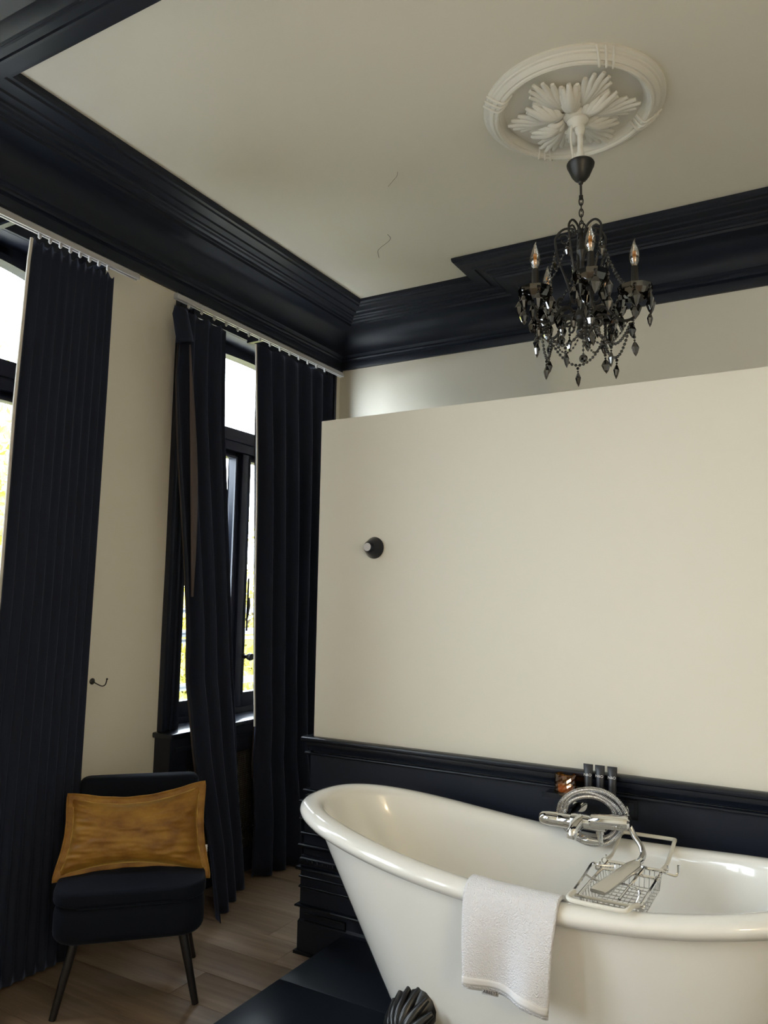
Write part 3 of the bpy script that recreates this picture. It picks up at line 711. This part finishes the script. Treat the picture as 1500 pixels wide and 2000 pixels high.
rbox(-.268, .268, -.275, .17, .400, .452, .09, crown=.02).build('seat', 'chair', ch, local=True, smooth=60)
MB().tube([p for p in [(-.18, -.273, .401), (.18, -.273, .401)]], .004, 6).build('piping', 'chair', ch, local=True)
def backfn(p):
    x, y, z = p; k = (z - .40) / .36
    return (x * (1 - .05 * k), y + .05 * k - .25 * x * x * 1.0, z + .0 - .10 * max(0, abs(x) - .18) ** 1.3 * smoothstep(.6, 1, k))
rbox(-.252, .252, .165, .255, .40, .742, .042, fn=backfn, n=6, ns=6).build('backrest', 'chair', ch, local=True, smooth=60)
for sx in (-1, 1):
    for y0, y1 in ((-.15, -.185), (.15, .20)):
        MB().tube([(sx * .185, y0, .275), (sx * .247, y1, .0)], lambda t: lerp(.0185, .0125, t), 14).build('leg', 'leg', ch, local=True)
cu = thing('cushion', 'amber velvet cushion propped on the black chair', 'cushion', (chx, chy, .455), radians(45))
CW, CH = .252, .150
def cush(s, t, side, infl=1.0):       # s,t in -1..1
    a = 1 - .085 * (1 - t * t); bq = 1 - (.14 if t > 0 else .30 * (-t) + .0) * (1 - s * s)
    x = s * CW * a * 1.0; z = t * CH * bq
    x *= 1.015 - .055 * t
    e = max(0, (1 - abs(s) ** 3.2)) ** .62 * max(0, (1 - abs(t) ** 3.2)) ** .62
    d = side * .072 * e * infl
    d += side * .006 * e ** .3 * noise.noise((s * 5, t * 9, 3 + side)) * (abs(s) ** 2 + .3) * 2
    d += side * .0035 * e ** .5 * sin(t * 26 + 3 * s) * smoothstep(.62, .92, abs(s))
    sag = -.02 * (1 - s * s) * (1 if t > 0 else 0) * t
    skew = .012 * s * t
    return Vector((x, d, z + skew + sag))
tilt = Matrix.Rotation(radians(-15), 3, 'X')
off = Vector((0, -.055, .588))
def cpt(s, t, side, infl=1.0):
    p = tilt @ cush(s, t, side, infl)
    p.y -= .0; return p + off - Vector((0, 0, .455)) * 0
b = MB()
b.grid(lambda u, v: cpt(lerp(-1, 1, u), lerp(-1, 1, v), -1), 60, 64); b.grid(lambda u, v: cpt(lerp(-1, 1, u), lerp(-1, 1, v), 1), 60, 64)
for i in range(len(b.v)): b.v[i] = (b.v[i][0], b.v[i][1], b.v[i][2] - .455)
b.build('cover', 'amber', cu, local=True, smooth=70)
# flange and piping round the edge
def edge(q):
    q = q % 4; k = int(q); f_ = q - k
    return [(-1 + 2 * f_, -1), (1, -1 + 2 * f_), (1 - 2 * f_, 1), (-1, 1 - 2 * f_)][k]
NE = 120
def fl(q, w):
    s, t = edge(q); p = cpt(s, t, -1, 0); c = cpt(0, 0, -1, 0)
    cs, ct = max(-1, min(1, s * 1.0)), t
    dx = Vector((s if abs(s) > .999 else s ** 5 * .9, 0, t if abs(t) > .999 else t ** 5 * .9))
    if dx.length > 1: dx.normalize()
    p2 = p + (tilt @ dx) * w + Vector((0, .003 * sin(q * 31), 0))
    return (p2.x, p2.y, p2.z - .455)
MB().grid(lambda u, v: fl(u * 4, -.012 + .034 * v), NE, 3, cu=True).build('flange', 'amber', cu, local=True, smooth=70, solid=.005)
MB().tube([fl(4 * k / NE, .022) for k in range(NE)], .0032, 6, closed=True).build('piping', 'amber', cu, local=True, smooth=60)
e0 = Vector(fl(1.28, .020)); MB().box((e0.x - .002, e0.y - .001, e0.z - .016), (e0.x + .010, e0.y + .001, e0.z + .012)).build('care_tag', 'tag', cu, local=True)

# ------------------------------------------------------------------ ceiling rose and chandelier
RX, RY = -.775, 2.78
rs_ = thing('ceiling_rose', 'white plaster ceiling rose with acanthus leaves', 'ceiling rose', (RX, RY, ZC))
def ringp(prof, n=96): return MB().lathe(prof, (RX, RY, 0), 'z', n)
ring_prof = [(r0, ZC - d0) for r0, d0 in ((.345, 0), (.345, .008), (.339, .013), (.333, .014), (.330, .020), (.323, .022), (.319, .030), (.309, .036), (.302, .034), (.299, .040), (.292, .043), (.285, .040), (.282, .033), (.276, .031), (.273, .024), (.268, .014), (.262, .005))]
n = 96; V = [(RX + r * cos(2 * pi * k / n), RY + r * sin(2 * pi * k / n), z) for r, z in ring_prof for k in range(n)]
F = [(i * n + k, i * n + (k + 1) % n, (i + 1) * n + (k + 1) % n, (i + 1) * n + k) for i in range(len(ring_prof) - 1) for k in range(n)]
MB().add(V, F).build('moulded_ring', 'plaster', rs_, smooth=40)
n = 48; dsk = [(.268, ZC - .005), (.15, ZC - .012), (.06, ZC - .03), (.0, ZC - .032)]
MB().add([(RX + r * cos(2 * pi * k / n), RY + r * sin(2 * pi * k / n), z) for r, z in dsk for k in range(n)], [(i * n + k, i * n + (k + 1) % n, (i + 1) * n + (k + 1) % n, (i + 1) * n + k) for i in range(3) for k in range(n)]).build('disc', 'plaster', rs_)
for k in range(4):       # ribbon ties across the ring
    for q in range(3):
        a = radians(38 + 90 * k + q * 5 - 5)
        MB().tube(catmull([(RX + r * cos(a + dr), RY + r * sin(a + dr), z) for r, z, dr in ((.348, ZC - .005, -.06), (.330, ZC - .022, -.03), (.308, ZC - .039, .0), (.288, ZC - .045, .03), (.262, ZC - .012, .06))], 4), .0052, 6).build('ribbon', 'plaster', rs_, smooth=60)
def leaf(a0, L0, spread, lift, nf):
    b = MB()
    for j in range(nf):
        t = (j - (nf - 1) / 2) / ((nf - 1) / 2); an = t * spread; Lf = L0 * (1 - .42 * abs(t) ** 1.4); st = .03 + .10 * (1 - abs(t)) * .0 + .035 * (1 - abs(t))
        pts = []
        for q in range(9):
            v = q / 8; r = .035 + (Lf - .035) * v
            wv = an * (1 - (1 - v) ** 1.8) * (.55 + .45 * v)
            ang = a0 + wv * .9
            z = ZC - .022 - lift * sin(pi * min(1, v * .85 + .12)) * (1 - .25 * abs(t)) - .012 * smoothstep(.75, 1, v)
            pts.append((RX + r * cos(ang), RY + r * sin(ang), z))
        b.tube(catmull(pts, 2), lambda v: (.004 + .0125 * sin(pi * min(1, .12 + v * .80)) ** .8), 7, flat=.75)
    b.build('acanthus_leaf', 'plaster', rs_, smooth=60)
for k in range(6): leaf(radians(60 * k + 12), .252, .54, .024, 9)
for k in range(6): leaf(radians(60 * k + 42), .195, .44, .046, 7)
MB().lathe([(.06, ZC - .02), (.055, ZC - .05), (.04, ZC - .06), (.042, ZC - .072), (.026, ZC - .085), (.02, ZC - .10), (.0, ZC - .102)], (RX + .02, RY, 0), 'z', 24).build('boss', 'plaster', rs_)

CX, CY = -.747, 2.78
cl = thing('chandelier', 'black crystal chandelier with flame-tip bulbs under the ceiling rose', 'chandelier', (CX, CY, 2.9))
tc = Vector((-CX, -CY, 0)).normalized(); rt = Vector((-tc.y, tc.x, 0))
def D(phi): phi = radians(phi); return tc * cos(phi) + rt * sin(phi)
def pol(phi, r, z): return Vector((CX, CY, z)) + D(phi) * r
MB().lathe([(.018, 3.34), (.02, 3.325), (.017, 3.31), (.011, 3.30), (.011, 3.235), (.016, 3.225), (.016, 3.19), (.0, 3.188)], (CX, CY, 0), 'z', 16).build('ceiling_stem', 'plaster', cl)
MB().tube(catmull([(CX - .03, CY - .01, 3.345), (CX - .034, CY - .01, 3.29), (CX - .028, CY - .01, 3.23), (CX - .03, CY, 3.185)], 5), .0045, 6).build('flex', 'plaster', cl)
MB().lathe([(.012, 3.183), (.05, 3.186), (.053, 3.180), (.051, 3.170), (.046, 3.160), (.041, 3.148), (.034, 3.132), (.022, 3.116), (.010, 3.108), (.008, 3.10), (.0, 3.099)], (CX, CY, 0), 'z', 28).build('canopy', 'iron', cl)
MB().tube([(CX, CY, 3.105), (CX, CY, 3.055)], .0045, 8).lathe([(.004, 3.056), (.008, 3.053), (.008, 3.04), (.004, 3.036)], (CX, CY, 0), 'z', 10).build('rod', 'iron', cl)
zc = 3.03
for k in range(5):
    a = (k % 2) * pi / 2 + .3
    pts = [(CX + .0075 * cos(t) * cos(a), CY + .0075 * cos(t) * sin(a), zc + .017 * sin(t)) for t in [2 * pi * j / 14 for j in range(14)]]
    MB().tube(pts, .0024, 6, closed=True).build('chain_link', 'iron', cl); zc -= .0235
MB().tube([(CX + .018 * cos(t) * .8, CY + .004, 2.925 + .018 * sin(t)) for t in [2 * pi * j / 16 for j in range(16)]], .003, 6, closed=True).build('top_loop', 'iron', cl)
MB().lathe([(.004, 2.915), (.010, 2.90), (.008, 2.87), (.014, 2.85), (.020, 2.83), (.010, 2.81), (.008, 2.74), (.016, 2.71), (.022, 2.69), (.010, 2.67), (.009, 2.62), (.020, 2.60), (.032, 2.58), (.044, 2.565), (.040, 2.55), (.018, 2.535), (.026, 2.515), (.020, 2.495), (.008, 2.485), (.0, 2.484)], (CX, CY, 0), 'z', 18).build('column', 'iron', cl)
PH = (9, 81, 153, -63, -135)
dropm = None
def bipyr(b, c, h, r, n=8):
    c = Vector(c); prof = [(0, 0), (r * .45, -h * .12), (r, -h * .42), (r * .55, -h * .78), (0, -h)]
    V = []; F = []
    for rr, dz in prof: V += [c + Vector((rr * cos(2 * pi * k / n), rr * .62 * sin(2 * pi * k / n), dz)) for k in range(n)]
    for i in range(4): F += [(i * n + k, i * n + (k + 1) % n, (i + 1) * n + (k + 1) % n, (i + 1) * n + k) for k in range(n)]
    return b.add(V, F)
b = MB().ball((0, 0, 0), .0065, 8, 5).ball((0, 0, -.013), .0045, 8, 5); bipyr(b, (0, 0, -.016), .062, .019)
drop0 = b.build('crystal_drop', 'crystal', cl, smooth=0, local=True); used = False
base = Vector((CX, CY, 2.9))
def drop(p, s=1, rz=None):
    global used
    o = drop0 if not used else dup(drop0); used = True
    o.location = Vector(p) - base; o.scale = (s, s, s); o.rotation_euler = (random.uniform(-.06, .06), random.uniform(-.06, .06), random.uniform(0, 6) if rz is None else rz)
def beads(pts, name='bead_strand', r=.0062, gap=.0150):
    P = [Vector(p) for p in pts]; L = [0]
    for p, q in zip(P, P[1:]): L.append(L[-1] + (q - p).length)
    b = MB(); n = max(2, int(L[-1] / gap)); j = 0
    for k in range(n + 1):
        s_ = L[-1] * k / n; j = 0
        while j < len(L) - 2 and L[j + 1] < s_: j += 1
        b.ball(P[j].lerp(P[j + 1], (s_ - L[j]) / max(1e-6, L[j + 1] - L[j])), r, 8, 5)
    b.tube(P, .0012, 4); b.build(name, 'crystal', cl, smooth=40, kind='stuff')
RA = .19
for i, ph in enumerate(PH):
    # main arm, S curve with curl
    pts = [pol(ph, .03, 2.575), pol(ph, .055, 2.60), pol(ph, .085, 2.595), pol(ph, .115, 2.56), pol(ph, .15, 2.535), pol(ph, .185, 2.545), pol(ph, RA, 2.575), pol(ph, RA, 2.61)]
    MB().tube(catmull(pts, 6), .0058, 8).build('arm', 'iron', cl, smooth=60)
    cur = [pol(ph, .045 + .03 * (1 - q / 16) * 1 + .028 * cos(q * .62) * (1 - q / 22), 2.545 + .028 * sin(q * .62) * (1 - q / 22)) for q in range(14)]
    MB().tube(cur, .0045, 8).build('arm_curl', 'iron', cl, smooth=60)
    # upper scroll
    ph2 = ph + 36
    up = [pol(ph2, .012, 2.90), pol(ph2, .035, 2.925), pol(ph2, .07, 2.928), pol(ph2, .098, 2.90), pol(ph2, .098, 2.86), pol(ph2, .085, 2.80), pol(ph2, .062, 2.73), pol(ph2, .042, 2.66), pol(ph2, .05, 2.615), pol(ph2, .078, 2.605), pol(ph2, .096, 2.63), pol(ph2, .088, 2.655), pol(ph2, .072, 2.65)]
    MB().tube(catmull(up, 6), .0044, 8).build('scroll', 'iron', cl, smooth=60)
    c2 = [pol(ph2, .065 + .024 * cos(q * .6 + .5) * (1 - q / 16), 2.885 + .024 * sin(q * .6 + .5) * (1 - q / 16)) for q in range(11)]
    MB().tube(c2, .0036, 8).build('scroll_curl', 'iron', cl, smooth=60)
    top = pol(ph2, .105, 2.838); drop(top - Vector((0, 0, .012)), .72)
    # dish
    c = pol(ph, RA, 0); dish = []
    for q in range(20): dish.append(1 + (.05 if q % 2 else 0))
    pr = [(.012, 2.605), (.03, 2.608), (.048, 2.620), (.058, 2.640), (.0605, 2.658), (.0565, 2.656), (.052, 2.640), (.042, 2.626), (.012, 2.618)]
    V = []; F = []
    for rr, z in pr: V += [(c.x + rr * dish[q] * cos(2 * pi * q / 20), c.y + rr * dish[q] * sin(2 * pi * q / 20), z) for q in range(20)]
    for j in range(len(pr) - 1): F += [(j * 20 + q, j * 20 + (q + 1) % 20, (j + 1) * 20 + (q + 1) % 20, (j + 1) * 20 + q) for q in range(20)]
    MB().add(V, F).build('drip_dish', 'smoke', cl, smooth=0)
    MB().lathe([(.018, 2.60), (.018, 2.612), (.0135, 2.62), (.0125, 2.735), (.010, 2.738)], (c.x, c.y, 0), 'z', 16).build('candle_sleeve', 'iron', cl)
    bl = MB().lathe([(.0085, 2.738), (.0115, 2.745), (.0175, 2.760), (.0195, 2.774), (.0182, 2.788), (.0132, 2.805), (.0075, 2.820), (.0042, 2.832)], (c.x, c.y, 0), 'z', 16)
    bl.tube([(c.x, c.y, 2.831), (c.x + .0015, c.y, 2.838), (c.x + .0045, c.y, 2.845)], lambda t: lerp(.0042, .0008, t), 8)
    bu = bl.build('flame_bulb', 'bulb', cl, smooth=60)
    fm = MB()
    for dx, dy in ((.004, 0), (-.004, 0), (0, .004), (0, -.004)): fm.tube([(c.x + dx, c.y + dy, 2.755), (c.x + dx * 1.2, c.y + dy * 1.2, 2.797)], .0019, 5)
    fm.build('filament', 'fil', bu); MB().lathe([(.0088, 2.735), (.0092, 2.744), (.004, 2.75), (.003, 2.757), (.0, 2.757)], (c.x, c.y, 0), 'z', 10).build('bulb_stem', 'brass', bu)
    # drops round the dish rim
    for q in range(6):
        a = 2 * pi * q / 6 + i * .7
        p = c + Vector((.059 * cos(a), .059 * sin(a), 2.645)); drop(p, 1.12)
        if q % 2 == 0: drop(p - Vector((0, 0, .065)), .9)
    drop(pol(ph, RA - .012, 2.535), .9)
    beads([pol(ph, RA - .008, 2.60), pol(ph, RA - .008, 2.53), pol(ph, RA - .006, 2.475)], r=.0042, gap=.011); drop(pol(ph, RA - .006, 2.468), .95)
    # swags
    n2 = PH[(i + 1) % 5]
    if i == 2: n2 = -135 + 360
    if i == 4: n2 = 9
    if i == 3: n2 = 9
    nxt = {9: 81, 81: 153, 153: 225, -63: 9, -135: -63}[ph]
    A_, B_ = pol(ph, RA - .02, 2.52), pol(nxt, RA - .02, 2.52)
    sw = [A_.lerp(B_, t) * 1 - Vector((0, 0, .095 * 4 * t * (1 - t))) for t in [q / 16 for q in range(17)]]
    beads(sw); drop(sw[8] - Vector((0, 0, .012)), .95)
    A2 = pol(ph2, .1, 2.84); B2 = pol(ph, RA, 2.655) if i % 2 else pol(nxt, RA, 2.655)
    beads([A2.lerp(B2, t) - Vector((0, 0, .05 * 4 * t * (1 - t))) for t in [q / 14 for q in range(15)]], r=.0045)
    A3 = pol(ph, .025, 2.70)
    beads([A2.lerp(A3, t) - Vector((0, 0, .035 * 4 * t * (1 - t))) for t in [q / 12 for q in range(13)]], r=.004)
    A4 = pol(ph, RA - .03, 2.53); B4 = pol(ph, .02, 2.50)
    beads([A4.lerp(B4, t) - Vector((0, 0, .06 * 4 * t * (1 - t))) for t in [q / 14 for q in range(15)]], r=.0045)
    drop(pol(ph + 20, .10, 2.535), .9); drop(pol(ph - 22, .13, 2.545), .9)
beads([(CX, CY, 2.49), (CX, CY, 2.425)], r=.005); MB().ball((CX, CY, 2.408), .0165, 10, 6).build('crystal_ball', 'crystal', cl, smooth=0)

# ------------------------------------------------------------------ outside: railing, trees, street
struct('ground', MB().box((-40, -30, -4.2), (-3.4, 45, -4.0)), 'street')
rl = thing('balcony_railing', 'pale painted balcony railing outside the windows', 'railing', (-3.62, 2.6, .6))
for z, r in ((1.41, .016), (1.262, .022), (1.215, .012), (.92, .024), (.68, .02)): MB().tube([(-3.62, .6, z), (-3.62, 6.2, z)], r, 10).build('rail_tube', 'rails', rl)
for yy in (.7, 2.72, 4.75, 6.1): MB().tube([(-3.64, yy, .0), (-3.64, yy, 1.42)], .018, 8).build('post', 'rails', rl)
struct('balcony_slab', MB().box((-3.75, .5, -.15), (-3.25, 6.3, 0)), 'street')
def tree(x, y, zc, R, n, label, seed):
    rnd = random.Random(seed)
    t = thing('tree', label, 'tree', (x, y, -4), group='yellow-green trees outside')
    tk = MB().tube(catmull([(x, y, -4), (x + .1, y - .1, -2), (x - .05, y + .1, zc - .8), (x + .1, y, zc + R * .5)], 5), lambda q: lerp(.2, .05, q), 8)
    for k in range(7):
        a = k * 2.4; z0 = zc - 1.2 + .3 * k
        tk.tube(catmull([(x, y, z0), (x + .5 * R * cos(a), y + .5 * R * sin(a), z0 + .6), (x + .85 * R * cos(a), y + .85 * R * sin(a), z0 + .9)], 4), lambda q: lerp(.07, .015, q), 6)
    tk.build('trunk', 'bark', t, smooth=60)
    V = []; F = []
    blobs = [(rnd.gauss(0, .45) * R, rnd.gauss(0, .45) * R, rnd.gauss(0, .42) * R) for _ in range(34)]
    for k in range(n):
        bx, by, bz_ = blobs[k % len(blobs)]
        c = Vector((x + max(-R, min(R, bx + rnd.gauss(0, .2) * R)), y + max(-R, min(R, by + rnd.gauss(0, .2) * R)), zc + bz_ + rnd.gauss(0, .17) * R))
        a = Vector((rnd.gauss(0, 1), rnd.gauss(0, 1), rnd.gauss(0, .6))).normalized(); b_ = a.orthogonal().normalized()
        b_ = Matrix.Rotation(rnd.uniform(0, 6.3), 3, a) @ b_; d_ = a.cross(b_); s_ = rnd.uniform(.05, .085); i = len(V)
        V += [c - b_ * s_, c + d_ * s_ * .55 - a * .01, c + b_ * s_, c - d_ * s_ * .55 - a * .01]; F.append((i, i + 1, i + 2, i + 3))
    me = bpy.data.meshes.new('foliage'); me.from_pydata([tuple(INV[t.name] @ p) for p in V], [], F); me.materials.append(M['leaf'])
    o = bpy.data.objects.new('foliage', me); C.objects.link(o); o.parent = t; o['kind'] = 'stuff'
tree(-8.2, 5.0, 1.3, 2.2, 12000, 'yellow-green tree beyond the window at the left edge', 1)
tree(-8.6, 9.8, .3, 2.4, 26000, 'yellow-green tree beyond the window beside the partition', 2)
tree(-14.0, 15.6, .2, 3.0, 14000, 'farther yellow-green tree glimpsed behind the railing', 3)
